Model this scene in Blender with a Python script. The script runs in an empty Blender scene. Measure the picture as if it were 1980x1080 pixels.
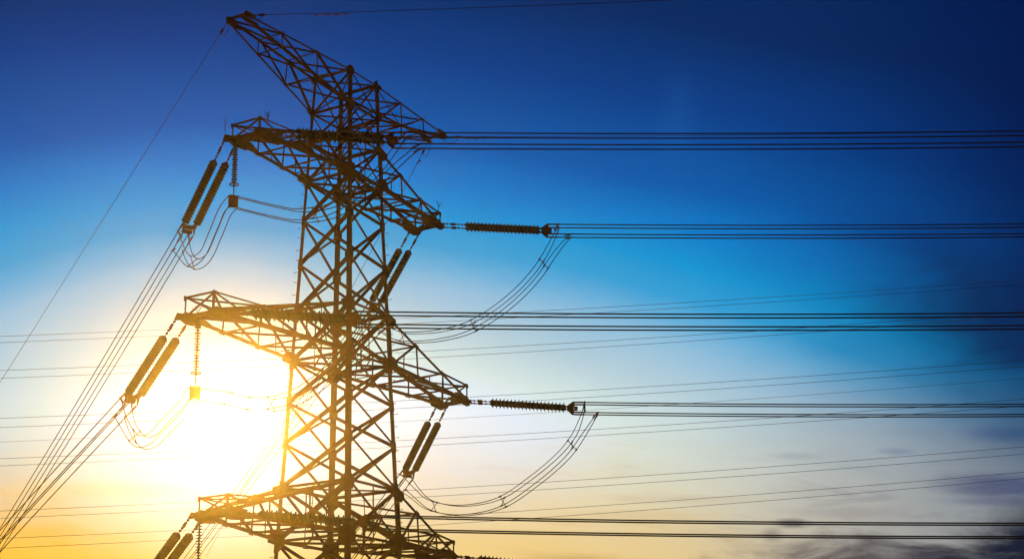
import bpy, math, random
from mathutils import Vector, Matrix
V = Vector
random.seed(7)
scene = bpy.context.scene
COL = scene.collection

# ------------------------------------------------------------------ camera
CAM = V((-42.405, -31.518, 16.589))
RT = V((0.504898, -0.862981, -0.018476)); UP = V((-0.253054, -0.168449, 0.952674)); FW = V((0.825253, 0.476328, 0.303431))
cd = bpy.data.cameras.new("camera"); cam = bpy.data.objects.new("camera", cd); COL.objects.link(cam)
cam.matrix_world = Matrix(((RT.x, UP.x, -FW.x, CAM.x), (RT.y, UP.y, -FW.y, CAM.y), (RT.z, UP.z, -FW.z, CAM.z), (0, 0, 0, 1)))
cd.sensor_fit = 'HORIZONTAL'; cd.sensor_width = 36.0; cd.lens = 36.0 * 2957.97 / 1980.0
cd.clip_start = 0.1; cd.clip_end = 5000
scene.camera = cam

# ------------------------------------------------------------------ sun and sky
SUN = V((0.73970, 0.63766, 0.21504)).normalized()
EL = math.asin(SUN.z); AZ = math.atan2(SUN.x, SUN.y)
ld = bpy.data.lights.new("sun", 'SUN'); sun = bpy.data.objects.new("sun", ld); COL.objects.link(sun)
ld.energy = 5.0; ld.angle = math.radians(0.55); ld.color = (1.0, 0.53, 0.085)
sun.rotation_euler = (-SUN).to_track_quat('-Z', 'Y').to_euler(); sun.location = SUN * 300

def srgb(r, g, b):
    f = lambda c: c / 12.92 if c <= 0.04045 else ((c + 0.055) / 1.055) ** 2.4
    return (f(r / 255), f(g / 255), f(b / 255), 1.0)

W = bpy.data.worlds.new("World"); scene.world = W; W.use_nodes = True
NT = W.node_tree; NT.nodes.clear(); N = NT.nodes; LK = NT.links.new
def sock(node, i, val):
    if hasattr(val, 'is_output') or isinstance(val, bpy.types.NodeSocket): LK(val, node.inputs[i])
    elif val is not None: node.inputs[i].default_value = val
def M(op, a, b=None, c=None, clamp=False):
    n = N.new('ShaderNodeMath'); n.operation = op; n.use_clamp = clamp
    sock(n, 0, a); sock(n, 1, b); sock(n, 2, c); return n.outputs[0]
def VD(a, vec):
    n = N.new('ShaderNodeVectorMath'); n.operation = 'DOT_PRODUCT'; LK(a, n.inputs[0]); n.inputs[1].default_value = vec; return n.outputs['Value']
def SS(x, lo, hi):
    n = N.new('ShaderNodeMapRange'); n.interpolation_type = 'SMOOTHSTEP'; LK(x, n.inputs[0])
    n.inputs[1].default_value = lo; n.inputs[2].default_value = hi; return n.outputs[0]
def MIX(f, a, b):
    n = N.new('ShaderNodeMix'); n.data_type = 'RGBA'; sock(n, 0, f); sock(n, 6, a); sock(n, 7, b); return n.outputs[2]
tc = N.new('ShaderNodeTexCoord'); dirv = tc.outputs['Generated']
SR = V((SUN.y, -SUN.x, 0)).normalized(); SU = SR.cross(SUN).normalized()
ds = VD(dirv, SUN); dsc = M('MAXIMUM', ds, 0.15)
# angular offsets from the sun, in degrees of arc (gnomonic): a to the right of it, b above it
K = math.degrees(1.0)
a = M('MULTIPLY', M('DIVIDE', VD(dirv, SR), dsc), K)
b = M('MULTIPLY', M('DIVIDE', VD(dirv, SU), dsc), K)
# slow drifting of thin high haze bends the colour bands a little
cx = N.new('ShaderNodeCombineXYZ'); LK(M('MULTIPLY', a, 0.10), cx.inputs[0]); LK(M('MULTIPLY', b, 0.28), cx.inputs[1])
nz = N.new('ShaderNodeTexNoise'); nz.inputs['Scale'].default_value = 0.9; nz.inputs['Detail'].default_value = 6; nz.inputs['Roughness'].default_value = 0.55
LK(cx.outputs[0], nz.inputs['Vector']); n1 = nz.outputs['Fac']
nz2 = N.new('ShaderNodeTexNoise'); nz2.inputs['Scale'].default_value = 2.6; nz2.inputs['Detail'].default_value = 8; nz2.inputs['Roughness'].default_value = 0.6; nz2.inputs['Distortion'].default_value = 0.6
LK(cx.outputs[0], nz2.inputs['Vector']); n2 = nz2.outputs['Fac']
def CH(cond_lo, x, y):                                 # x where cond_lo = 0, y where cond_lo = 1
    return M('ADD', M('MULTIPLY', M('SUBTRACT', 1.0, cond_lo), x), M('MULTIPLY', cond_lo, y))
neg = M('LESS_THAN', b, 0.0); lft = M('LESS_THAN', a, 0.0)
wa = CH(lft, M('ADD', 30.0, M('MULTIPLY', SS(b, 3.0, -3.0), 13.0)), 16.0); wb = CH(neg, 7.36, 14.0)
pa = M('POWER', M('DIVIDE', M('ABSOLUTE', a), wa), 1.6)
pb = M('POWER', M('DIVIDE', M('ABSOLUTE', b), wb), 1.6)
s = M('POWER', M('ADD', pa, pb), 0.625)
s = M('ADD', s, M('MULTIPLY', M('SUBTRACT', n1, 0.5), 0.13))
ramp = N.new('ShaderNodeValToRGB'); LK(M('DIVIDE', s, 2.4), ramp.inputs[0])
stops = [(0.0, (255, 255, 255)), (0.16, (244, 250, 255)), (0.30, (224, 237, 252)), (0.42, (212, 230, 228)), (0.6, (180, 207, 219)), (0.77, (142, 190, 220)),
         (0.87, (98, 174, 218)), (0.97, (46, 158, 214)), (1.12, (0, 148, 212)), (1.3, (0, 122, 200)), (1.5, (0, 90, 172)), (1.93, (2, 62, 138)), (2.35, (4, 42, 98))]
el = ramp.color_ramp.elements
while len(el) < len(stops): el.new(0.5)
for e, (p, c) in zip(el, stops): e.position = p / 2.4; e.color = srgb(*c)
skyc = ramp.outputs[0]
# the warm band low over the horizon
bw = M('ADD', b, M('MULTIPLY', M('SUBTRACT', n2, 0.5), 1.6))
low = SS(bw, 1.2, -5.8)
warm = MIX(SS(a, 10.0, 24.0), MIX(SS(a, -9.0, 9.0), srgb(255, 193, 52), srgb(240, 203, 126)), srgb(222, 200, 148))
core = SS(M('SQRT', M('ADD', M('POWER', M('MULTIPLY', a, 0.8), 2.0), M('POWER', b, 2.0))), 1.5, 6.5)
side = M('SUBTRACT', 1.0, M('MULTIPLY', SS(a, 16.0, 30.0), 0.40))
skyc = MIX(M('MULTIPLY', M('MULTIPLY', M('POWER', low, CH(lft, 1.0, 1.35)), core), side), skyc, warm)
skyc = MIX(M('MULTIPLY', M('MULTIPLY', SS(b, 3.5, -2.5), SS(a, 15.0, 25.0)), 0.45), skyc, srgb(182, 176, 174))
# away from the sun the sky falls to navy
dark = M('MULTIPLY', SS(M('ADD', a, M('MULTIPLY', M('SUBTRACT', n1, 0.5), 5.0)), 17.0, 36.5), M('SUBTRACT', 1.0, M('MULTIPLY', SS(b, 1.5, -3.5), 0.40)))
skyc = MIX(M('MULTIPLY', dark, 0.90), skyc, srgb(0, 20, 72))
# cloud banks: soft bodies with ragged edges
def blob(ca, cb, ra, rb, lo, hi):
    d = M('SQRT', M('ADD', M('POWER', M('DIVIDE', M('SUBTRACT', a, ca), ra), 2.0), M('POWER', M('DIVIDE', M('SUBTRACT', b, cb), rb), 2.0)))
    d = M('ADD', d, M('MULTIPLY', M('SUBTRACT', n2, 0.5), 1.2))
    return SS(d, hi, lo)
for (ca, cb, ra, rb, lo, hi, k, c) in (
        (32.6, 5.2, 7.6, 3.3, 0.10, 1.20, 0.88, (2, 32, 80)), (33.0, 3.2, 4.2, 0.7, 0.1, 1.2, 0.60, (4, 32, 84)),
        (25.6, -6.5, 8.0, 2.4, 0.60, 1.20, 0.92, (58, 52, 60)), (34.0, -6.2, 7.0, 3.8, 0.55, 1.25, 0.97, (4, 20, 46)),
        (31.2, -2.0, 3.4, 0.55, 0.3, 1.2, 0.70, (54, 66, 112)), (30.2, -2.6, 2.6, 0.25, 0.2, 1.2, 0.45, (70, 76, 118)),
        (21.7, -3.55, 0.85, 0.22, 0.3, 1.3, 0.72, (78, 72, 86)), (20.9, -4.0, 0.55, 0.38, 0.2, 1.3, 0.50, (96, 86, 92)),
        (22.0, -0.95, 1.6, 0.20, 0.2, 1.2, 0.34, (140, 146, 156)), (26.0, -0.7, 1.1, 0.2, 0.2, 1.2, 0.34, (80, 98, 142)),
        (15.9, -3.3, 3.6, 0.25, 0.1, 1.2, 0.34, (206, 180, 138)), (13.2, -5.0, 2.6, 0.35, 0.1, 1.2, 0.50, (190, 150, 84)),
        (17.4, -2.7, 3.0, 0.2, 0.1, 1.2, 0.26, (186, 168, 138)), (24.0, -3.1, 3.4, 0.3, 0.1, 1.2, 0.40, (142, 134, 136)),
        (16.9, 12.2, 0.9, 2.0, 0.0, 1.3, 0.10, (36, 120, 205)), (31.0, 0.1, 2.4, 0.45, 0.2, 1.2, 0.45, (16, 58, 118)),
        (-5.6, -2.6, 3.6, 0.4, 0.1, 1.3, 0.35, (250, 208, 128)), (-6.8, -4.1, 2.6, 0.3, 0.1, 1.3, 0.45, (255, 184, 70))):
    skyc = MIX(M('MULTIPLY', blob(ca, cb, ra, rb, lo, hi), k), skyc, srgb(*c))
# fine streaks of cirrus through the lower sky
cx2 = N.new('ShaderNodeCombineXYZ'); LK(M('ADD', M('MULTIPLY', a, 0.10), M('MULTIPLY', b, 0.16)), cx2.inputs[0]); LK(M('MULTIPLY', b, 0.75), cx2.inputs[1])
nz3 = N.new('ShaderNodeTexNoise'); nz3.inputs['Scale'].default_value = 2.0; nz3.inputs['Detail'].default_value = 9; nz3.inputs['Roughness'].default_value = 0.62; nz3.inputs['Distortion'].default_value = 0.8
LK(cx2.outputs[0], nz3.inputs['Vector'])
stk = M('MULTIPLY', M('MULTIPLY', SS(nz3.outputs['Fac'], 0.50, 0.74), SS(b, 1.5, -3.5)), SS(a, 4.0, 14.0))
skyc = MIX(M('MULTIPLY', stk, 0.30), skyc, MIX(SS(a, 12.0, 26.0), srgb(196, 160, 112), srgb(70, 72, 100)))
stk2 = M('MULTIPLY', M('MULTIPLY', SS(nz3.outputs['Fac'], 0.50, 0.72), SS(b, -0.5, -4.0)), SS(a, -2.0, -6.0))
skyc = MIX(M('MULTIPLY', stk2, 0.35), skyc, srgb(255, 176, 60))
# the sun's own aureole
rsun = M('MULTIPLY', M('ARCCOSINE', M('MINIMUM', ds, 1.0)), K)
aur = N.new('ShaderNodeVectorMath'); aur.operation = 'SCALE'; LK(skyc, aur.inputs[0]); LK(M('ADD', 1.0, M('MULTIPLY', SS(rsun, 2.2, 0.3), 1.5)), aur.inputs['Scale']); skyc = aur.outputs[0]
nish = N.new('ShaderNodeTexSky'); nish.sky_type = 'NISHITA'; nish.sun_disc = False
nish.sun_elevation = EL; nish.sun_rotation = AZ
nb = N.new('ShaderNodeBackground'); LK(nish.outputs[0], nb.inputs[0]); nb.inputs[1].default_value = 0.05
cb_ = N.new('ShaderNodeBackground'); LK(skyc, cb_.inputs[0]); cb_.inputs[1].default_value = 1.0
ms = N.new('ShaderNodeMixShader'); LK(SS(ds, 0.30, 0.75), ms.inputs[0]); LK(nb.outputs[0], ms.inputs[1]); LK(cb_.outputs[0], ms.inputs[2])
wo = N.new('ShaderNodeOutputWorld'); LK(ms.outputs[0], wo.inputs[0])

scene.view_settings.view_transform = 'Standard'; scene.view_settings.look = 'None'
scene.view_settings.exposure = 0.0; scene.view_settings.gamma = 1.0
scene.render.engine = 'CYCLES'
scene.cycles.max_bounces = 4; scene.cycles.volume_bounces = 0
scene.cycles.use_denoising = True

# ------------------------------------------------------------------ materials
def material(name, c1, c2, scale, rough, metal=0.0, bump=0.0):
    m = bpy.data.materials.new(name); m.use_nodes = True; t = m.node_tree; p = t.nodes['Principled BSDF']
    co = t.nodes.new('ShaderNodeTexCoord'); nn = t.nodes.new('ShaderNodeTexNoise'); nn.inputs['Scale'].default_value = scale; nn.inputs['Detail'].default_value = 5
    cr = t.nodes.new('ShaderNodeValToRGB'); cr.color_ramp.elements[0].position = 0.35; cr.color_ramp.elements[1].position = 0.68
    cr.color_ramp.elements[0].color = (*c1, 1); cr.color_ramp.elements[1].color = (*c2, 1)
    t.links.new(co.outputs['Object'], nn.inputs['Vector']); t.links.new(nn.outputs['Fac'], cr.inputs[0]); t.links.new(cr.outputs[0], p.inputs['Base Color'])
    p.inputs['Roughness'].default_value = rough; p.inputs['Metallic'].default_value = metal; p.inputs['Specular IOR Level'].default_value = 0.15
    if bump:
        bn = t.nodes.new('ShaderNodeBump'); bn.inputs['Strength'].default_value = bump; t.links.new(nn.outputs['Fac'], bn.inputs['Height']); t.links.new(bn.outputs[0], p.inputs['Normal'])
    return m
STEEL = material("weathered_steel", (0.10, 0.016, 0.001), (0.17, 0.028, 0.002), 3.0, 0.85)
PORC = material("brown_glazed_porcelain", (0.05, 0.010, 0.002), (0.075, 0.015, 0.003), 6.0, 0.9)
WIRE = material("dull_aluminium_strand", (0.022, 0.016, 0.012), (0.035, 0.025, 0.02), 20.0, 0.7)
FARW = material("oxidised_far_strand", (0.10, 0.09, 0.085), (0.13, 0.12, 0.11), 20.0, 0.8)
GRASS = material("dry_grass_soil", (0.04, 0.055, 0.02), (0.09, 0.075, 0.035), 0.25, 0.95, 0, 0.3)

# ------------------------------------------------------------------ mesh building
class MB:
    def __init__(self): self.v = []; self.f = []
    def add(self, vs, fs):
        o = len(self.v); self.v += [V(x) for x in vs]; self.f += [tuple(i + o for i in f) for f in fs]
    def prism(self, poly, off):                       # polygon extruded by a vector
        n = len(poly); vs = [V(p) for p in poly] + [V(p) + off for p in poly]
        self.add(vs, [tuple(range(n))[::-1], tuple(range(n, 2 * n))] + [(i, (i + 1) % n, n + (i + 1) % n, n + i) for i in range(n)])
    def angle(self, p, q, e1, e2, w, t=None):         # L section, heel on p-q, flanges along e1 and e2
        p, q = V(p), V(q); t = t or max(0.008, w * 0.12); e1 = V(e1).normalized(); e2 = V(e2).normalized()
        pr = [p, p + e1 * w, p + e1 * w + e2 * t, p + e1 * t + e2 * t, p + e1 * t + e2 * w, p + e2 * w]
        self.prism(pr, q - p)
    def brace(self, p, q, n, w, off=0.0):             # angle lying in a face of outward normal n
        p, q, n = V(p), V(q), V(n); d = (q - p).normalized(); e = d.cross(n)
        if e.length < 1e-4: n = V((0.3, 0.5, 0.8)); e = d.cross(n)
        e.normalize(); nn = e.cross(d).normalized(); o = nn * off - e * w * 0.5
        self.angle(p + o, q + o, e, -nn, w)
    def box(self, c, ax, ay, az):
        c = V(c); self.prism([c - ax - ay - az, c + ax - ay - az, c + ax + ay - az, c - ax + ay - az], az * 2)
    def tube(self, pts, r, n=6, caps=True):
        pts = [V(p) for p in pts]; m = len(pts); rs = r if isinstance(r, (list, tuple)) else [r] * m
        d0 = (pts[1] - pts[0]).normalized(); ref = V((0, 0, 1)) if abs(d0.z) < 0.9 else V((1, 0, 0)); vs = []
        u = d0.cross(ref).normalized()
        for i in range(m):
            d = (pts[min(i + 1, m - 1)] - pts[max(i - 1, 0)]).normalized(); u = (u - d * u.dot(d)).normalized(); w = d.cross(u)
            vs += [pts[i] + (u * math.cos(2 * math.pi * k / n) + w * math.sin(2 * math.pi * k / n)) * rs[i] for k in range(n)]
        fs = [(i * n + k, i * n + (k + 1) % n, (i + 1) * n + (k + 1) % n, (i + 1) * n + k) for i in range(m - 1) for k in range(n)]
        if caps: fs += [tuple(range(n))[::-1], tuple(range((m - 1) * n, m * n))]
        self.add(vs, fs)
    def lathe(self, p, d, prof, n=14):                # prof: (distance along d, radius)
        p, d = V(p), V(d).normalized(); self.tube([p + d * x for x, _ in prof], [r for _, r in prof], n) if False else None
        ref = V((0, 0, 1)) if abs(d.z) < 0.9 else V((1, 0, 0)); u = d.cross(ref).normalized(); w = d.cross(u); vs = []
        for x, r in prof: vs += [p + d * x + (u * math.cos(2 * math.pi * k / n) + w * math.sin(2 * math.pi * k / n)) * r for k in range(n)]
        m = len(prof)
        fs = [(i * n + k, i * n + (k + 1) % n, (i + 1) * n + (k + 1) % n, (i + 1) * n + k) for i in range(m - 1) for k in range(n)]
        fs += [tuple(range(n))[::-1], tuple(range((m - 1) * n, m * n))]
        self.add(vs, fs)
    def ring(self, c, d, R, r, n=24):
        d = V(d).normalized(); ref = V((0, 0, 1)) if abs(d.z) < 0.9 else V((1, 0, 0)); u = d.cross(ref).normalized(); w = d.cross(u)
        self.tube([V(c) + (u * math.cos(2 * math.pi * k / n) + w * math.sin(2 * math.pi * k / n)) * R for k in range(n + 1)], r, 6)
    def build(self, name, mat, parent=None, base=None, smooth=False):
        root = parent
        while root is not None and root.parent is not None: root = root.parent
        o0 = V(base) if base is not None else (V(root.location) if root is not None else V((0, 0, 0)))
        me = bpy.data.meshes.new(name); me.from_pydata([tuple(v - o0) for v in self.v], [], self.f)
        me.validate(); me.update(); me.materials.append(mat)
        if smooth:
            for p in me.polygons: p.use_smooth = True
        o = bpy.data.objects.new(name, me); COL.objects.link(o)
        if parent is not None: o.parent = parent
        elif base is not None: o.location = o0
        return o
def tag(o, label=None, cat=None, group=None, kind=None):
    if label: o["label"] = label
    if cat: o["category"] = cat
    if group: o["group"] = group
    if kind: o["kind"] = kind
    return o
def thing(name, loc, label, cat, group=None):
    o = bpy.data.objects.new(name, None); COL.objects.link(o); o.location = loc; o.empty_display_size = 0.3
    return tag(o, label, cat, group)
def lerp(p, q, t): return V(p) * (1 - t) + V(q) * t

# ------------------------------------------------------------------ ground
def ground_h(x, y):
    d2 = (x - CAM.x) ** 2 + (y - CAM.y) ** 2
    return 15.0 * math.exp(-d2 / (2 * 20.0 ** 2)) + 0.5 * math.sin(x * 0.05) * math.cos(y * 0.043) - 0.15
HX = V((0.866079, 0.499899, 0)); HY = V((0.499899, -0.866079, 0)); MIDP = V((CAM.x, CAM.y, 0)) + HX * 41.0     # camera heading; the ground sheet and added glare volume follow it
g = MB(); n = 90
for i in range(n + 1):
    for j in range(n + 1):
        q = MIDP + HX * ((i / n - 0.5) * 91) + HY * ((j / n - 0.5) * 139); g.v.append(V((q.x, q.y, ground_h(q.x, q.y))))
g.f = [(i * (n + 1) + j, (i + 1) * (n + 1) + j, (i + 1) * (n + 1) + j + 1, i * (n + 1) + j + 1) for i in range(n) for j in range(n)]
tag(g.build("ground", GRASS, smooth=True), kind="structure")

# ------------------------------------------------------------------ lattice tower
LEV = dict(tT=(41.179, 0.841), tB=(39.76, 0.897), a1t=(38.566, 0.944), a1b=(37.064, 1.003), p1=(35.553, 1.063), p2=(33.896, 1.128),
           a2t=(32.13, 1.198), a2b=(30.303, 1.27), q1=(28.819, 1.328), q2=(27.365, 1.385), a3t=(25.836, 1.445), a3b=(24.0, 1.518),
           r1=(22.2, 1.59), r2=(20.2, 1.67), r3=(17.8, 1.765), r4=(15.0, 1.875), r5=(11.6, 2.01), r6=(7.6, 2.17), r7=(3.4, 2.335), base=(-0.1, 2.475))
ORDER = ['tT', 'tB', 'a1t', 'a1b', 'p1', 'p2', 'a2t', 'a2b', 'q1', 'q2', 'a3t', 'a3b', 'r1', 'r2', 'r3', 'r4', 'r5', 'r6', 'r7', 'base']
ARM = dict(g=(6.258, 0.381, 41.224, 0.0), u=(5.59, 0.605, 37.045, 0.514), m=(7.5, 0.593, 30.291, 0.649), l=(6.465, 0.581, 24.162, 0.544))
SG = dict(L=(-1, 1), N=(-1, -1), R=(1, -1), F=(1, 1))
def nd(leg, lev):
    z, w = LEV[lev]; sx, sy = SG[leg]; return V((sx * w, sy * w, z))
FACES = [('L', 'N', V((-1, 0, 0))), ('N', 'R', V((0, -1, 0))), ('R', 'F', V((1, 0, 0))), ('F', 'L', V((0, 1, 0)))]
tower = thing("lattice_tower", (0, 0, 0), "tall rust-brown steel lattice tower with four tiers of cross arms against the sunset", "power tower")

def gusset(mb, c, axis, inward, n, hl, wd, off):
    """plate in a face: along the leg axis and inward, set off outward"""
    c = V(c) + n * off; ax = V(axis).normalized(); e = (V(inward) - ax * V(inward).dot(ax)).normalized()
    ch = [(-1.0, -0.06), (1.0, -0.06), (1.0, 0.35), (0.45, 1.0), (-0.45, 1.0), (-1.0, 0.35)]
    mb.prism([c + ax * (x * hl) + e * (y * wd) for x, y in ch], n * 0.014)
big = {'tT': (0.18, 0.20), 'tB': (0.19, 0.22), 'a1t': (0.22, 0.27), 'a1b': (0.27, 0.33), 'a2t': (0.24, 0.29), 'a2b': (0.30, 0.37), 'a3t': (0.25, 0.31), 'a3b': (0.38, 0.40)}
for leg in 'LNRF':
    sx, sy = SG[leg]; mb = MB()
    for l0, l1 in zip(ORDER, ORDER[1:]):
        z = LEV[l1][0]; w = 0.118 if z > 35 else 0.142 if z > 29 else 0.16 if z > 20 else 0.18
        mb.angle(nd(leg, l0), nd(leg, l1), (-sx, 0, 0), (0, -sy, 0), w, 0.016)
    axis = nd(leg, 'tT') - nd(leg, 'base')
    o = mb.build("leg", STEEL, tower)
    for l in ORDER[:-1]:
        hl, wd = big.get(l, (0.18, 0.20))
        for A, B, nn in FACES:
            if leg in (A, B):
                other = B if leg == A else A; gp = MB()
                gusset(gp, nd(leg, l), axis, nd(other, l) - nd(leg, l), nn, hl, wd, 0.006); gp.build("gusset_plate", STEEL, o)
    if leg in 'RL':                                   # climbing bolts up two corners
        p0, p1 = nd(leg, 'base'), nd(leg, 'tT'); k = int((p1 - p0).length / 0.42)
        for i in range(4, k):
            c = lerp(p0, p1, i / k); d = V((sx, 0, 0)) if i % 2 else V((0, sy, 0))
            if c.z > 21.5: st = MB(); st.tube([c, c + d * 0.15], 0.010, 5); st.tube([c + d * 0.14, c + d * 0.16], 0.018, 6); st.build("step_bolt", STEEL, o)

armpanels = {('tT', 'tB'), ('tB', 'a1t'), ('a1t', 'a1b'), ('a2t', 'a2b'), ('a3t', 'a3b')}
for A, B, nn in FACES:
    for l0, l1 in zip(ORDER, ORDER[1:]):
        mb = MB(); z = LEV[l1][0]; top = z > 38
        w1, w2 = (0.062, 0.055) if top else (0.115, 0.088) if z > 24 else (0.125, 0.10)
        if (l0, l1) == ('a1t', 'a1b'): w1, w2 = 0.085, 0.07
        mb.brace(nd(A, l0), nd(B, l1), nn, w2, 0.004); mb.brace(nd(B, l0), nd(A, l1), nn, w1, -0.012)
        if (l0, l1) in armpanels and not top:
            c = (nd(A, l0) + nd(B, l1) + nd(B, l0) + nd(A, l1)) / 4; mid = (nd(A, l1) + nd(B, l1)) / 2
            mb.brace(c - nn * 0.05, mid - nn * 0.05, nn, 0.04)
            mb.brace(lerp(nd(A, l1), nd(B, l0), 0.5), (nd(A, l0) + nd(B, l0)) / 2, nn, 0.036)
            mb.prism([c + nn * 0.02 + (nd(B, l0) - nd(A, l0)).normalized() * (0.10 * math.cos(t)) + V((0, 0, 0.10 * math.sin(t))) for t in (0.4, 1.2, 1.9, 2.7, 3.6, 4.4, 5.1, 5.9)], nn * 0.01)
        mb.build("cross_brace", STEEL, tower)
    for l in ('tT', 'tB', 'a1t', 'a1b', 'a2t', 'a2b', 'a3t', 'a3b', 'r3', 'r5', 'r7'):
        mb = MB(); mb.brace(nd(A, l), nd(B, l), nn, 0.062 if l[0] == 't' else 0.095, -0.035); mb.build("horizontal_brace", STEEL, tower)
for l in ('tT', 'tB', 'a1t', 'a1b', 'a2t', 'a2b', 'a3t', 'a3b', 'r3', 'r5'):
    mb = MB(); w = 0.052 if l in ('tT', 'tB', 'a1t', 'a2t', 'a3t') else 0.075
    mb.brace(nd('L', l), nd('R', l), (0, 0, 1), w)
    mb.brace(nd('N', l), nd('F', l), (0, 0, 1), w, -0.02)
    ms_ = [(nd(p, l) + nd(q, l)) / 2 for p, q, _ in FACES]
    if l.endswith('b'):
        for i in range(4): mb.brace(ms_[i], ms_[(i + 1) % 4], (0, 0, 1), 0.05, -0.03)
    mb.build("plan_brace", STEEL, tower)

TIPS = {}
def cross_arm(key, side, lt, lb, label):
    Lx, yt, zt, h = ARM[key]; fr, bk = ('N', 'L') if side < 0 else ('R', 'F')
    X = V((side, 0, 0)); gw = key == 'g'
    tips = {'f': V((side * Lx, -yt, zt)), 'b': V((side * Lx, yt, zt))}
    leg = {'f': fr, 'b': bk}; ny = {'f': V((0, -1, 0)), 'b': V((0, 1, 0))}
    drop = V((0, 0, -0.16)) if gw else V((0, 0, -0.04))
    T = {k: [lerp(nd(leg[k], lt), tips[k] + (V((0, 0, 0)) if gw else V((0, 0, 0.10))), t / 3) for t in range(4)] for k in 'fb'}
    B = {k: [lerp(nd(leg[k], lb), tips[k] + drop, t / 3) for t in range(4)] for k in 'fb'}
    cw, sw = (0.078, 0.055) if gw else (0.125, 0.068)
    for k in 'fb':
        s_ = -ny[k]
        for P, dz, nm in ((T, -1, 0.9), (B, 1, 1.05)):
            mb = MB(); mb.angle(P[k][0], P[k][3] + X * 0.05, s_, (0, 0, dz), cw * nm); o = mb.build("chord", STEEL, arm_root[0])
    lat = MB()
    for k in 'fb':
        for i in (1, 2): lat.brace(T[k][i], B[k][i], ny[k], sw)
        for i in (0, 1): lat.brace(B[k][i], T[k][i + 1], ny[k], sw, -0.04)
        if gw: lat.brace(B[k][0], T[k][1], ny[k], sw); lat.brace(T[k][0], B[k][1], ny[k], sw * 0.8, -0.05)
        else:
            lat.brace(lerp(B[k][0], B[k][1], 0.5), lerp(B[k][0], T[k][1], 0.55), ny[k], 0.032, -0.05)
            lat.brace(lerp(B[k][1], B[k][2], 0.5), lerp(B[k][1], T[k][2], 0.5), ny[k], 0.028, -0.05)
    for P, zz in ((T, 1), (B, -1)):
        for i in (1, 2): lat.brace(P['f'][i], P['b'][i], (0, 0, zz), sw)
        for i in range(3):
            if side < 0: lat.brace(P['b'][i + 1], P['f'][i], (0, 0, zz), sw * 0.95, -0.03)
            else: lat.brace(P['b'][i], P['f'][i + 1], (0, 0, zz), sw * 0.95, -0.03)
    if not gw:
        lat.brace(lerp(B['f'][0], B['f'][1], 0.5), lerp(B['b'][0], B['b'][1], 0.5), (0, 0, -1), 0.04, -0.06)
    lat.build("arm_bracing", STEEL, arm_root[0])
    class PL:
        def prism(self, poly, off): m_ = MB(); m_.prism(poly, off); m_.build("gusset_plate", STEEL, arm_root[0])
    pl = PL()
    for k in 'fb':
        t = tips[k]; n_ = ny[k]; q = 0.55 if gw else 1.0
        # upright plate on the tip in the arm's side face, flat plate on the bottom chords, node plates
        pl.prism([t + X * x * q + V((0, 0, z * q)) + n_ * 0.008 for x, z in ((-0.95, 0.20), (-0.12, 0.20), (0.14, 0.08), (0.14, -0.14), (-0.1, -0.22), (-0.8, -0.15))], n_ * 0.014)
        pl.prism([t + drop + X * x * q + n_ * y * q for x, y in ((0.14, 0.10), (0.14, -0.22), (-0.55, -0.42), (-1.2, -0.16), (-1.2, 0.08))], V((0, 0, -0.014)))
        for P, sz, up in ((T, 0.13, -1), (B, 0.13, 1)):
            for i in (1, 2):
                c = P[k][i]; dx = (P[k][3] - P[k][0]).normalized(); zz = V((0, 0, up)); sq = sz * (0.6 if gw else 1)
                pl.prism([c + dx * x * sq + zz * z * sq + n_ * 0.01 for x, z in ((-1.2, -0.25), (1.2, -0.25), (0.9, 0.6), (0.3, 1.1), (-0.3, 1.1), (-0.9, 0.6))], n_ * 0.012)
        # large plates where the chords leave the body
        for P, lv, up in ((T, lt, -1), (B, lb, 1)):
            c = P[k][0]; dx = (P[k][3] - P[k][0]).normalized(); zz = V((0, 0, up)); q2 = 0.6 if gw else 1.15
            pl.prism([c + dx * x * q2 + zz * z * q2 + n_ * 0.028 for x, z in ((-0.16, -0.08), (0.42, -0.08), (0.42, 0.06), (0.2, 0.28), (-0.16, 0.32))], n_ * 0.014)
    eb = MB()
    eb.angle(tips['f'] + V((0, -0.1, -0.06)), tips['b'] + V((0, 0.1, -0.06)), -X, (0, 0, 1), 0.12 if not gw else 0.08, 0.014)
    if not gw:
        eb.angle(tips['f'] + V((-side * 0.3, 0, -0.07)), tips['b'] + V((-side * 0.3, 0, -0.07)), -X, (0, 0, 1), 0.09, 0.012)
    eb.build("end_beam", STEEL, arm_root[0])
    if not gw:
        fr_ = MB(); pf, pb_ = tips['f'] + V((0, 0, h)), tips['b'] + V((0, 0, h))
        fr_.angle(tips['f'], pf, -X, (0, 1, 0), 0.06); fr_.angle(tips['b'], pb_, -X, (0, -1, 0), 0.06)
        fr_.brace(pf, pb_, X, 0.055); fr_.brace(pf, tips['b'], X, 0.05, -0.02); fr_.brace(pb_, tips['f'], X, 0.05, -0.06)
        fr_.brace(pf, T['f'][2], (0, -1, 0), 0.055); fr_.brace(pb_, T['f'][2], (0, 0, 1), 0.05); fr_.brace(pb_, T['b'][2], (0, 1, 0), 0.05)
        fr_.brace(pf, T['b'][2], (0, 0, 1), 0.06, -0.03); fr_.brace(pf, lerp(T['f'][2], T['f'][3], 0.55), (0, -1, 0), 0.07)
        for p in (pf, pb_):
            fr_.prism([p + X * x + V((0, 0, z)) + V((0, -0.006, 0)) for x, z in ((-0.14, 0.05), (0.05, 0.05), (0.05, -0.12), (-0.05, -0.12))], V((0, 0.012, 0)))
        fr_.build("end_frame", STEEL, arm_root[0])
    TIPS[(key, side, 'f')] = tips['f']; TIPS[(key, side, 'b')] = tips['b']
arm_root = [None]
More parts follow.
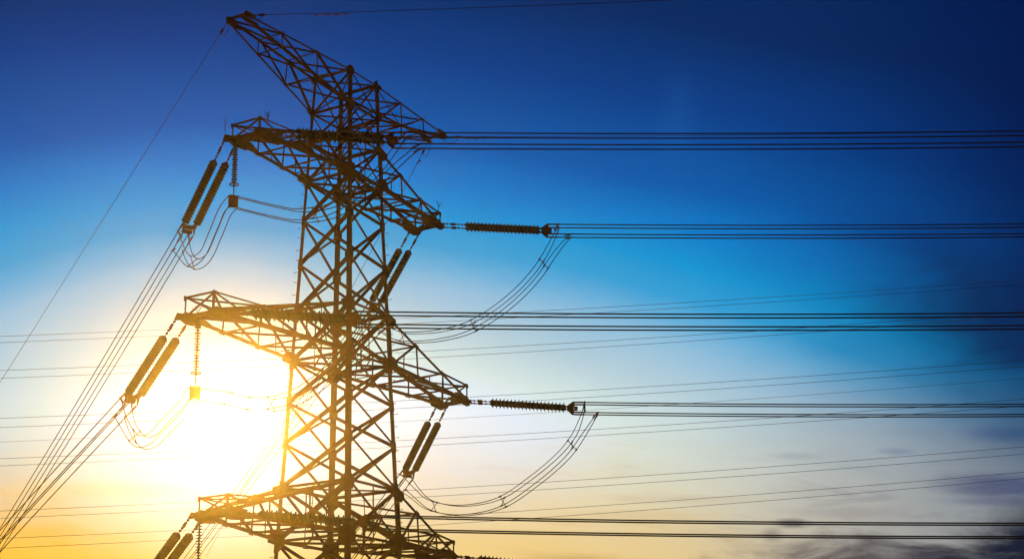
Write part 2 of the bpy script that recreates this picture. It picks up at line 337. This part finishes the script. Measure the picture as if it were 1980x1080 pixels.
for key, lt, lb in (('g', 'tT', 'tB'), ('u', 'a1t', 'a1b'), ('m', 'a2t', 'a2b'), ('l', 'a3t', 'a3b')):
    for side in (-1, 1):
        # the arm's boom is the part; chords, bracing and plates are its sub-parts
        Lx, yt, zt, h = ARM[key]; spine = MB(); fr, bk = ('N', 'L') if side < 0 else ('R', 'F')
        for lv in (lt, lb):
            spine.brace(nd(fr, lv) + V((side * 0.02, 0, 0)), nd(bk, lv) + V((side * 0.02, 0, 0)), (side, 0, 0), 0.07, 0.03)
        spine.brace(nd(fr, lt) + V((side * 0.02, 0, 0)), nd(fr, lb) + V((side * 0.02, 0, 0)), (side, 0, 0), 0.05, 0.03)
        arm_root[0] = spine.build("cross_arm", STEEL, tower)
        cross_arm(key, side, lt, lb, "")

# ------------------------------------------------------------------ insulators, conductors
STR = {  # tip, far end, heading (deg from the arm axis), side of the tower (-1 front, 1 back), slope and sag of the wires
 '1N': ((-5.59, -0.605, 37.045), (-3.381, -4.591, 36.585), 61.0, -1, -0.0385, 0.0006),
 '1R': ((5.59, -0.605, 37.045), (7.669, -4.355, 36.707), 61.0, -1, -0.0373, 0.0006),
 '2N': ((-7.5, -0.593, 30.291), (-5.305, -4.552, 29.905), 61.0, -1, -0.0399, 0.0006),
 '2R': ((7.5, -0.593, 30.291), (9.541, -4.274, 29.913), 61.0, -1, -0.0389, 0.0006),
 '3N': ((-6.465, -0.581, 24.162), (-4.372, -4.356, 23.74), 61.0, -1, -0.0461, 0.0006),
 '3R': ((6.465, -0.581, 24.162), (8.506, -4.262, 23.60), 61.0, -1, -0.0389, 0.0006),
 '1L': ((-5.59, 0.605, 37.045), (-3.793, 4.058, 34.95), 62.5, 1, -0.3702, 0.00083),
 '2L': ((-7.5, 0.593, 30.291), (-5.909, 4.251, 28.412), 66.5, 1, -0.2530, -0.0005),
 '1F': ((5.59, 0.605, 37.045), (7.489, 3.961, 34.896), 60.5, 1, -0.3672, 0.00075),
 '2F': ((7.5, 0.593, 30.291), (9.729, 3.748, 28.177), 54.75, 1, -0.300, 0.0008),
 '3L': ((-6.465, 0.581, 24.162), (-4.874, 4.239, 22.283), 66.5, 1, -0.2530, -0.0005),
 '3F': ((6.465, 0.581, 24.162), (8.694, 3.736, 22.048), 54.75, 1, -0.300, 0.0008)}
TIER = {'1': 'upper', '2': 'middle', '3': 'lowest'}
SIDE = {'N': 'near left', 'L': 'near left', 'R': 'far right', 'F': 'far right'}
def head(key):
    an, sd = STR[key][2], STR[key][3]; return V((math.cos(math.radians(an)), sd * math.sin(math.radians(an)), 0))
def disc_stack(mb, p, d, count, pitch, R, core=0.076):
    prof = [(-0.05, 0.028), (0.0, 0.045)]
    for i in range(count):
        x = i * pitch; r = R * (1 + random.uniform(-0.01, 0.01))
        prof += [(x + 0.012, core), (x + 0.045, core * 1.1), (x + 0.060, r * 0.62), (x + 0.078, r * 0.97), (x + 0.090, r), (x + 0.098, r * 0.96), (x + 0.094, r * 0.70), (x + 0.104, r * 0.5), (x + 0.108, core * 0.93), (x + pitch - 0.006, core * 0.88)]
    prof += [(count * pitch + 0.05, 0.03)]
    mb.lathe(p, d, prof, 16)
SPINE = {}
for key in STR:
    tip, end, an, sd, m_, c_ = STR[key]; tip, end = V(tip), V(end); d = (end - tip).normalized(); L = (end - tip).length
    hn = V((-head(key).y, head(key).x, 0)).normalized(); up = hn.cross(d).normalized()
    if up.z < 0: up = -up
    way = "pulled right" if sd < 0 else "pulled back and down"
    th = thing("strain_insulator", tip, "twin disc insulator on the %s %s arm, %s" % (SIDE[key[1]], TIER[key[0]], way), "insulator", "strain insulator strings")
    hs = 0.215; pitch = 0.146; cnt = 20; tail = 0.34; lead = L - cnt * pitch - tail - 0.1
    np_ = MB(); np_.prism([tip + d * x + hn * y - up * 0.008 for x, y in ((-0.14, 0.30), (0.16, 0.27), (0.2, 0.2), (0.13, 0.0), (0.2, -0.2), (0.16, -0.27), (-0.14, -0.30))], up * 0.018)
    np_.build("attachment_plate", STEEL, th)
    for s_ in (-1, 1):
        o = hn * (hs * s_); ch = MB(); q = tip + o + d * 0.12
        x = 0.0
        while x < lead - 0.16:                       # shackles, links and a turnbuckle
            ln = 0.15; w = 0.020 if int(x / ln) % 3 else 0.030
            ch.tube([q + d * x, q + d * (x + 0.03), q + d * (x + ln - 0.03), q + d * (x + ln)], [w * 1.2, w * 0.75, w * 0.75, w * 1.2], 7); ch.box(q + d * (x + 0.005), d * 0.022, hn * 0.036, up * 0.032); x += ln
        ch.tube([q + d * x, tip + o + d * (lead + 0.06)], 0.022, 7); ch.box(q + d * (lead * 0.42), d * 0.085, hn * 0.03, up * 0.048)
        ch.build("link_chain", STEEL, th)
        stc = MB(); disc_stack(stc, tip + o + d * (lead + 0.05), d, cnt, pitch, 0.152, 0.078 if sd < 0 else 0.108); stc.build("disc_stack", PORC, th, smooth=False)
    yk = MB(); y0 = tip + d * (L - tail)
    for s_ in (-1, 1): yk.tube([y0 + hn * (hs * s_) - d * 0.05, y0 + hn * (hs * s_) + d * 0.1], 0.032, 7)
    yk.prism([y0 + d * x + hn * y - up * 0.009 for x, y in ((0.06, 0.27), (0.17, 0.27), (0.24, 0.2), (0.24, -0.2), (0.17, -0.27), (0.06, -0.27))], up * 0.018)
    for s_ in (-1, 1):                               # upright fan plates carry the four clamps
        c = y0 + hn * (0.2 * s_) - hn * 0.008
        yk.prism([c + d * x + up * z for x, z in ((0.02, 0.045), (0.24, 0.225), (0.31, 0.225), (0.31, 0.13), (0.27, 0.0), (0.31, -0.13), (0.31, -0.225), (0.24, -0.225), (0.02, -0.045))], hn * 0.016)
    yk.box(y0 + d * 0.37, d * 0.07, hn * 0.18, up * 0.05)
    yk.build("yoke_plate", STEEL, th)
    # conductor bundle
    wd = head(key); bn = "front" if sd < 0 else "rear"
    bu = thing("conductor_bundle", end, "four-strand conductor bundle of the %s span from the %s arm, %s tier" % (bn, SIDE[key[1]], TIER[key[0]]), "power line", "%s span conductor bundles" % bn)
    reach = 52.0 if sd < 0 else 27.0
    offs = [(-0.2, 0.2), (0.2, 0.2), (-0.2, -0.2), (0.2, -0.2)]
    pt = lambda t, o, end=end, d=d, wd=wd, m_=m_, c_=c_, hn=hn: end - d * 0.04 + wd * t + V((0, 0, m_ * t + c_ * t * t)) + hn * o[0] + V((0, 0, 1)) * o[1]
    for o in offs:
        w = MB(); w.tube([pt(0 if i == 0 else reach * (i / 40) ** 1.6, o) for i in range(41)], 0.0245 if sd < 0 else 0.020, 6); w.build("wire", WIRE, bu)
        cl = MB(); cl.tube([pt(-0.06, o), pt(0.03, o), pt(0.35, o), pt(0.5, o)], [0.018, 0.034, 0.034, 0.022], 7); cl.build("dead_end_clamp", STEEL, bu)
    for t in ((38.0,) if sd < 0 else (12.9,) if key == '2L' else (24.0,)):
        sp = MB()
        sp.tube([pt(t, offs[0]), pt(t, offs[3])], 0.02, 6); sp.tube([pt(t, offs[1]), pt(t, offs[2])], 0.02, 6)
        for o in offs: sp.tube([pt(t - 0.08, o), pt(t + 0.08, o)], 0.045, 7)
        sp.build("spacer", STEEL, bu)
    SPINE[key] = (end, wd, hn, pt, offs)

# ground wires on the top arm
GW = {'gN': ((-6.258, -0.381, 41.224), 61, -1, 0.0031, 0.0004, "near left", "running right"),
      'gR': ((6.258, -0.381, 41.224), 61, -1, -0.0270, 0.0004, "far right", "running right"),
      'gL': ((-6.258, 0.381, 41.224), 63, 1, -0.2604, 0.0, "near left", "falling away"),
      'gF': ((6.258, 0.381, 41.224), 58, 1, -0.4880, 0.001, "far right", "falling away")}
for k, (tip, an, sd, m_, c_, sname, way) in GW.items():
    tip = V(tip); wd = V((math.cos(math.radians(an)), sd * math.sin(math.radians(an)), 0)); pt = lambda t: tip + V((0, 0, -0.1)) + wd * t + V((0, 0, m_ * t + c_ * t * t))
    th = thing("ground_wire", tip, "thin ground wire off the %s tip of the top arm, %s" % (sname, way), "ground wire", "ground wires")
    w = MB(); R = 40.0 if sd < 0 else 29.0
    w.tube([pt(0.5 + (R - 0.5) * (i / 40) ** 1.6) for i in range(41)], 0.0115, 6); w.build("wire", WIRE, th)
    c = MB(); c.tube([tip + V((0, 0, -0.02)), pt(0.12), pt(0.5)], 0.016, 6); c.tube([pt(0.42), pt(0.5), pt(0.62), pt(0.68)], [0.02, 0.048, 0.048, 0.02], 7); c.box(pt(0.06), wd * 0.07, V((0, 0, 0.05)), wd.cross(V((0, 0, 1))) * 0.02)
    c.build("clamp", STEEL, th)
    lp = MB(); hn = V((-wd.y, wd.x, 0)); lp.tube([pt(0.62) + V((0, 0, -0.28 * math.sin(math.pi * i / 12) ** 0.8)) - wd * (0.75 * i / 12) for i in range(13)], 0.011, 6); lp.build("bonding_loop", WIRE, th)
    for t in ((2.55, 2.95, 3.3) if k == 'gN' else (1.1, 1.45) if k == 'gR' else (1.0,) if k == 'gF' else ()):
        dm = MB(); q = pt(t); dm.tube([q, q + V((0, 0, -0.07))], 0.012, 6)
        dm.tube([q + V((0, 0, -0.07)) - wd * 0.17, q + V((0, 0, -0.07)) + wd * 0.17], 0.008, 5)
        for s_ in (-1, 1): dm.tube([q + V((0, 0, -0.075)) + wd * (s_ * 0.09), q + V((0, 0, -0.075)) + wd * (s_ * 0.18)], 0.032, 8)
        dm.build("vibration_damper", STEEL, th)

# jumpers
JP = {
 'R1': [[7.678,-4.763,36.501],[7.674,-4.565,36.043],[7.654,-3.637,34.923],[7.624,-2.265,33.956],[7.59,-0.69,33.328],[7.559,0.739,33.202],[7.533,1.948,33.298],[7.518,2.649,33.448],[7.504,3.285,33.831],[7.494,3.751,34.549]],
 'R2': [[9.528,-4.813,29.49],[9.535,-4.518,28.975],[9.554,-3.69,28.116],[9.588,-2.269,27.237],[9.624,-0.721,26.56],[9.666,1.047,26.449],[9.701,2.532,26.787],[9.718,3.277,27.31],[9.727,3.642,27.906]],
 'L1': [[-3.616,4.415,34.641],[-3.73,4.186,34.138],[-4.119,3.397,33.538],[-4.591,2.442,33.495],[-4.982,1.652,34.074],[-5.271,1.067,34.578],[-5.513,0.575,34.717],[-5.562,0.356,34.713],[-5.238,-0.38,34.461],[-4.951,-1.03,34.254],[-4.659,-1.691,34.101],[-4.245,-2.632,34.203],[-3.896,-3.423,34.661],[-3.652,-3.976,35.174],[-3.464,-4.403,35.734],[-3.352,-4.656,36.235]],
 'L2': [[-5.767,4.632,28.279],[-5.879,4.333,27.606],[-6.228,3.399,26.863],[-6.564,2.501,26.783],[-6.829,1.794,27.035],[-7.183,0.848,27.331],[-7.398,0.273,27.641],[-7.5,0.05,27.70],[-7.081,-0.869,27.565],[-6.685,-1.691,27.336],[-6.315,-2.459,27.37],[-6.004,-3.104,27.668],[-5.659,-3.818,28.242],[-5.419,-4.317,28.878],[-5.275,-4.616,29.444]]}
JP['L3'] = [[x + 1.035, y, z - 6.129] for x, y, z in JP['L2']]
JP['R3'] = [[x - 1.035, y, z - 6.129] for x, y, z in JP['R2']]
JEND = {'R1': ('1R', '1F'), 'R2': ('2R', '2F'), 'R3': ('3R', '3F'), 'L1': ('1L', '1N'), 'L2': ('2L', '2N'), 'L3': ('3L', '3N')}
def catmull(P, n):
    P = [V(p) for p in P]; Q = [P[0] * 2 - P[1]] + P + [P[-1] * 2 - P[-2]]; out = []
    for i in range(1, len(Q) - 2):
        for j in range(n):
            t = j / n; p0, p1, p2, p3 = Q[i - 1:i + 3]
            out.append(0.5 * ((2 * p1) + (p2 - p0) * t + (2 * p0 - 5 * p1 + 4 * p2 - p3) * t * t + (3 * p1 - p0 - 3 * p2 + p3) * t ** 3))
    out.append(P[-1]); return out
for jk, P in JP.items():
    cen = catmull(P, 10); m = len(cen); k0, k1 = JEND[jk]
    w0, w1 = SPINE[k0], SPINE[k1]
    lab = "four-wire jumper loop hanging below the %s arm of the %s tier" % ("near left" if jk[0] == 'L' else "far right", TIER[jk[1]])
    th = thing("jumper_loop", cen[0], lab, "jumper cable", "jumper loops")
    ln = [0.0]
    for p, q in zip(cen, cen[1:]): ln.append(ln[-1] + (q - p).length)
    L = ln[-1]; hp = (cen[-1] - cen[0]); hp.z = 0; hp.normalize(); nrm = V((-hp.y, hp.x, 0))
    lines = []
    for j, (oy, oz) in enumerate(((-0.17, 0.2), (0.17, 0.2), (-0.17, -0.2), (0.17, -0.2))):
        top = oz > 0; pts = []
        t0 = 0.42 if top else 0.92
        A = w0[3](t0, (0.2 if oy > 0 else -0.2, 0.2 if top else -0.2)); Bp = w1[3](t0, (0.2 if oy > 0 else -0.2, 0.2 if top else -0.2))
        if nrm.dot(w0[2]) < 0: A = w0[3](t0, (-0.2 if oy > 0 else 0.2, 0.2 if top else -0.2))
        if nrm.dot(w1[2]) < 0: Bp = w1[3](t0, (-0.2 if oy > 0 else 0.2, 0.2 if top else -0.2))
        for i, c in enumerate(cen):
            tn = (cen[min(i + 1, m - 1)] - cen[max(i - 1, 0)]); tn = (tn - nrm * tn.dot(nrm)).normalized(); pu = nrm.cross(tn)
            if pu.z < 0: pu = -pu
            pu = (pu * 0.6 + V((0, 0, 0.4))).normalized()
            sgn = 1
            p = c + nrm * oy + pu * (oz * 0.95)
            s0 = min(1.0, ln[i] / 1.0); s1 = min(1.0, (L - ln[i]) / 1.0); s0 = s0 * s0 * (3 - 2 * s0); s1 = s1 * s1 * (3 - 2 * s1)
            p = A * (1 - s0) + p * s0; p = Bp * (1 - s1) + p * s1; pts.append(p)
        lines.append(pts)
        w = MB(); w.tube(pts, 0.0165, 6); w.build("wire", WIRE, th)
        for q, dd in ((pts[0], pts[2] - pts[0]), (pts[-1], pts[-3] - pts[-1])):
            dd = dd.normalized(); c = MB(); c.tube([q - dd * 0.04, q + dd * 0.05, q + dd * 0.34], [0.034, 0.036, 0.022], 7); c.build("terminal_clamp", STEEL, th)
    for fr_ in ((0.13, 0.5, 0.83) if jk[0] == 'R' else (0.13, 0.70)):
        i = min(range(m), key=lambda q: abs(ln[q] - fr_ * L)); sp = MB()
        sp.tube([lines[0][i], lines[3][i]], 0.015, 6); sp.tube([lines[1][i], lines[2][i]], 0.015, 6)
        for l_ in lines: sp.tube([l_[max(i - 1, 0)].lerp(l_[i], 0.6), l_[min(i + 1, m - 1)].lerp(l_[i], 0.6)], 0.03, 7)
        sp.build("spacer", STEEL, th)

# hanging jumper insulators with counterweights
for nm, (x, y, zb, zt_) in {'upper': (-5.59, 0.42, 34.72, 36.95), 'middle': (-7.5, 0.0, 27.75, 30.2), 'lowest': (-6.465, 0.5, 21.7, 24.08)}.items():
    th = thing("jumper_insulator", (x, y, zt_), "slim vertical jumper insulator with a square weight under the near left arm, %s tier" % nm, "insulator", "hanging jumper insulators")
    tp = V((x, y, zt_)); dn = V((0, 0, -1)); Ls = zt_ - zb - 0.62
    s_ = MB(); prof = [(0, 0.03), (0.1, 0.03)]; cnt = int((Ls - 0.15) / 0.09)
    for i in range(cnt):
        q = 0.12 + i * 0.09; R = 0.108 if i % 2 == 0 else 0.09; prof += [(q, 0.024), (q + 0.030, R * 0.5), (q + 0.040, R), (q + 0.048, R), (q + 0.054, R * 0.4), (q + 0.058, 0.024)]
    prof += [(Ls + 0.06, 0.03)]; s_.lathe(tp, dn, prof, 14); s_.build("shed_rod", PORC, th)
    r = MB(); r.ring(tp + dn * (Ls - 0.02), dn, 0.15, 0.022); r.tube([tp + dn * (Ls - 0.02) + V((-0.15, 0, 0)), tp + dn * (Ls - 0.02) + V((0.15, 0, 0))], 0.012, 6); r.build("grading_ring", STEEL, th)
    c = MB(); wc = V((x, y, zb + 0.02)); a1 = V((0.6, -0.8, 0)); a2 = V((0.8, 0.6, 0))
    c.tube([tp + dn * (Ls + 0.02), wc + V((0, 0, 0.15))], 0.022, 7)
    for i in range(5): c.box(wc + V((0, 0, -0.13 + i * 0.0655)), a1 * 0.155, a2 * 0.155, V((0, 0, 0.030)))
    for s1 in (-1, 1):
        for s2 in (-1, 1):
            c.box(wc + a1 * (0.13 * s1) + V((0, 0, 0.185 * s2)), a1 * 0.04, a2 * 0.04, V((0, 0, 0.025))); c.tube([wc + a1 * (0.11 * s1), wc + a1 * (0.13 * s1) + V((0, 0, 0.185 * s2))], 0.018, 6)
    c.build("counterweight", STEEL, th)

# bird spikes on the arm ends
for k, (p, lab) in enumerate((((-5.2, -0.62, 37.52), "fan of thin bird-scaring wires on the near left upper arm's front corner"),
                              ((-5.6, 0.9, 37.50), "small tuft of bird wires on the near left upper arm's back corner"),
                              ((5.42, -0.62, 37.66), "fan of thin bird-scaring wires on the far right upper arm"),
                              ((-7.2, 0.3, 30.36), "low tuft of bird wires on the near left middle arm"))):
    mb = MB(); p = V(p)
    mb.tube([p + V((0, 0, -0.1)), p + V((0, 0, 0.1))], 0.014, 6)
    for i in range((9, 3, 8, 6)[k]):
        an = random.uniform(0, 6.28); sp = random.uniform(0.1, 0.55); h = random.uniform(0.2, 0.36)
        mb.tube([p + V((0, 0, 0.08)), p + V((math.cos(an) * sp * 0.15, math.sin(an) * sp * 0.15, 0.08 + h * 0.5)), p + V((math.cos(an) * sp * 0.42, math.sin(an) * sp * 0.42, 0.08 + h))], 0.0065, 4)
    tag(mb.build("bird_spike", WIRE, base=p), lab, "bird spike", "bird spikes")

# ------------------------------------------------------------------ the second line beyond
BP = V((19.953, 4.475, 0)); BD = V((0.50498, -0.86313, 0))
BG = [("highest twin conductor of the distant line crossing behind the tower", [(37.817, 0.03869, 0.000346), (37.543, 0.04050, 0.000352)]),
      ("second highest twin conductor of the distant line, just above the glow", [(36.105, 0.04124, 0.000431), (35.781, 0.04502, 0.000480)]),
      ("third twin conductor of the distant line, widest gap, crossing the glow", [(33.695, 0.03948, 0.000440), (33.337, 0.04249, 0.000401)]),
      ("single faint distant wire between two twin conductors", [(32.705, 0.04487, 0.000373)]),
      ("fourth twin conductor of the distant line, below the single faint wire", [(31.756, 0.04059, 0.000442), (31.457, 0.04102, 0.000375)]),
      ("fifth twin conductor of the distant line, over the warm low sky", [(29.358, 0.04460, 0.000436), (29.014, 0.04452, 0.000436)]),
      ("lowest twin conductor of the distant line, in the orange sky", [(28.066, 0.04632, 0.000509), (27.689, 0.04974, 0.000510)])]
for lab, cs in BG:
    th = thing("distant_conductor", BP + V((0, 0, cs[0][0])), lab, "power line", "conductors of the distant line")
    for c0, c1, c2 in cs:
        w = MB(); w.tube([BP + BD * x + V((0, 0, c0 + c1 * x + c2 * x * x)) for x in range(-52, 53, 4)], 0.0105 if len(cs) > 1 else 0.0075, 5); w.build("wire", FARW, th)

# ------------------------------------------------------------------ haze: volume added so sunlight scattered in it stands in for lens glare
hz = MB(); hz.box(MIDP + V((0, 0, 20.25)), HX * 46.0, HY * -70.0, V((0, 0, 22.25)))
hm = bpy.data.materials.new("glare_haze_air"); hm.use_nodes = True; t = hm.node_tree; t.nodes.clear()
pv = t.nodes.new('ShaderNodeVolumePrincipled'); ho = t.nodes.new('ShaderNodeOutputMaterial'); t.links.new(pv.outputs[0], ho.inputs['Volume'])
pv.inputs['Color'].default_value = (1.0, 0.90, 0.50, 1); pv.inputs['Density'].default_value = 0.000182; pv.inputs['Anisotropy'].default_value = 0.964
tag(hz.build("glare_haze", hm), kind="stuff")
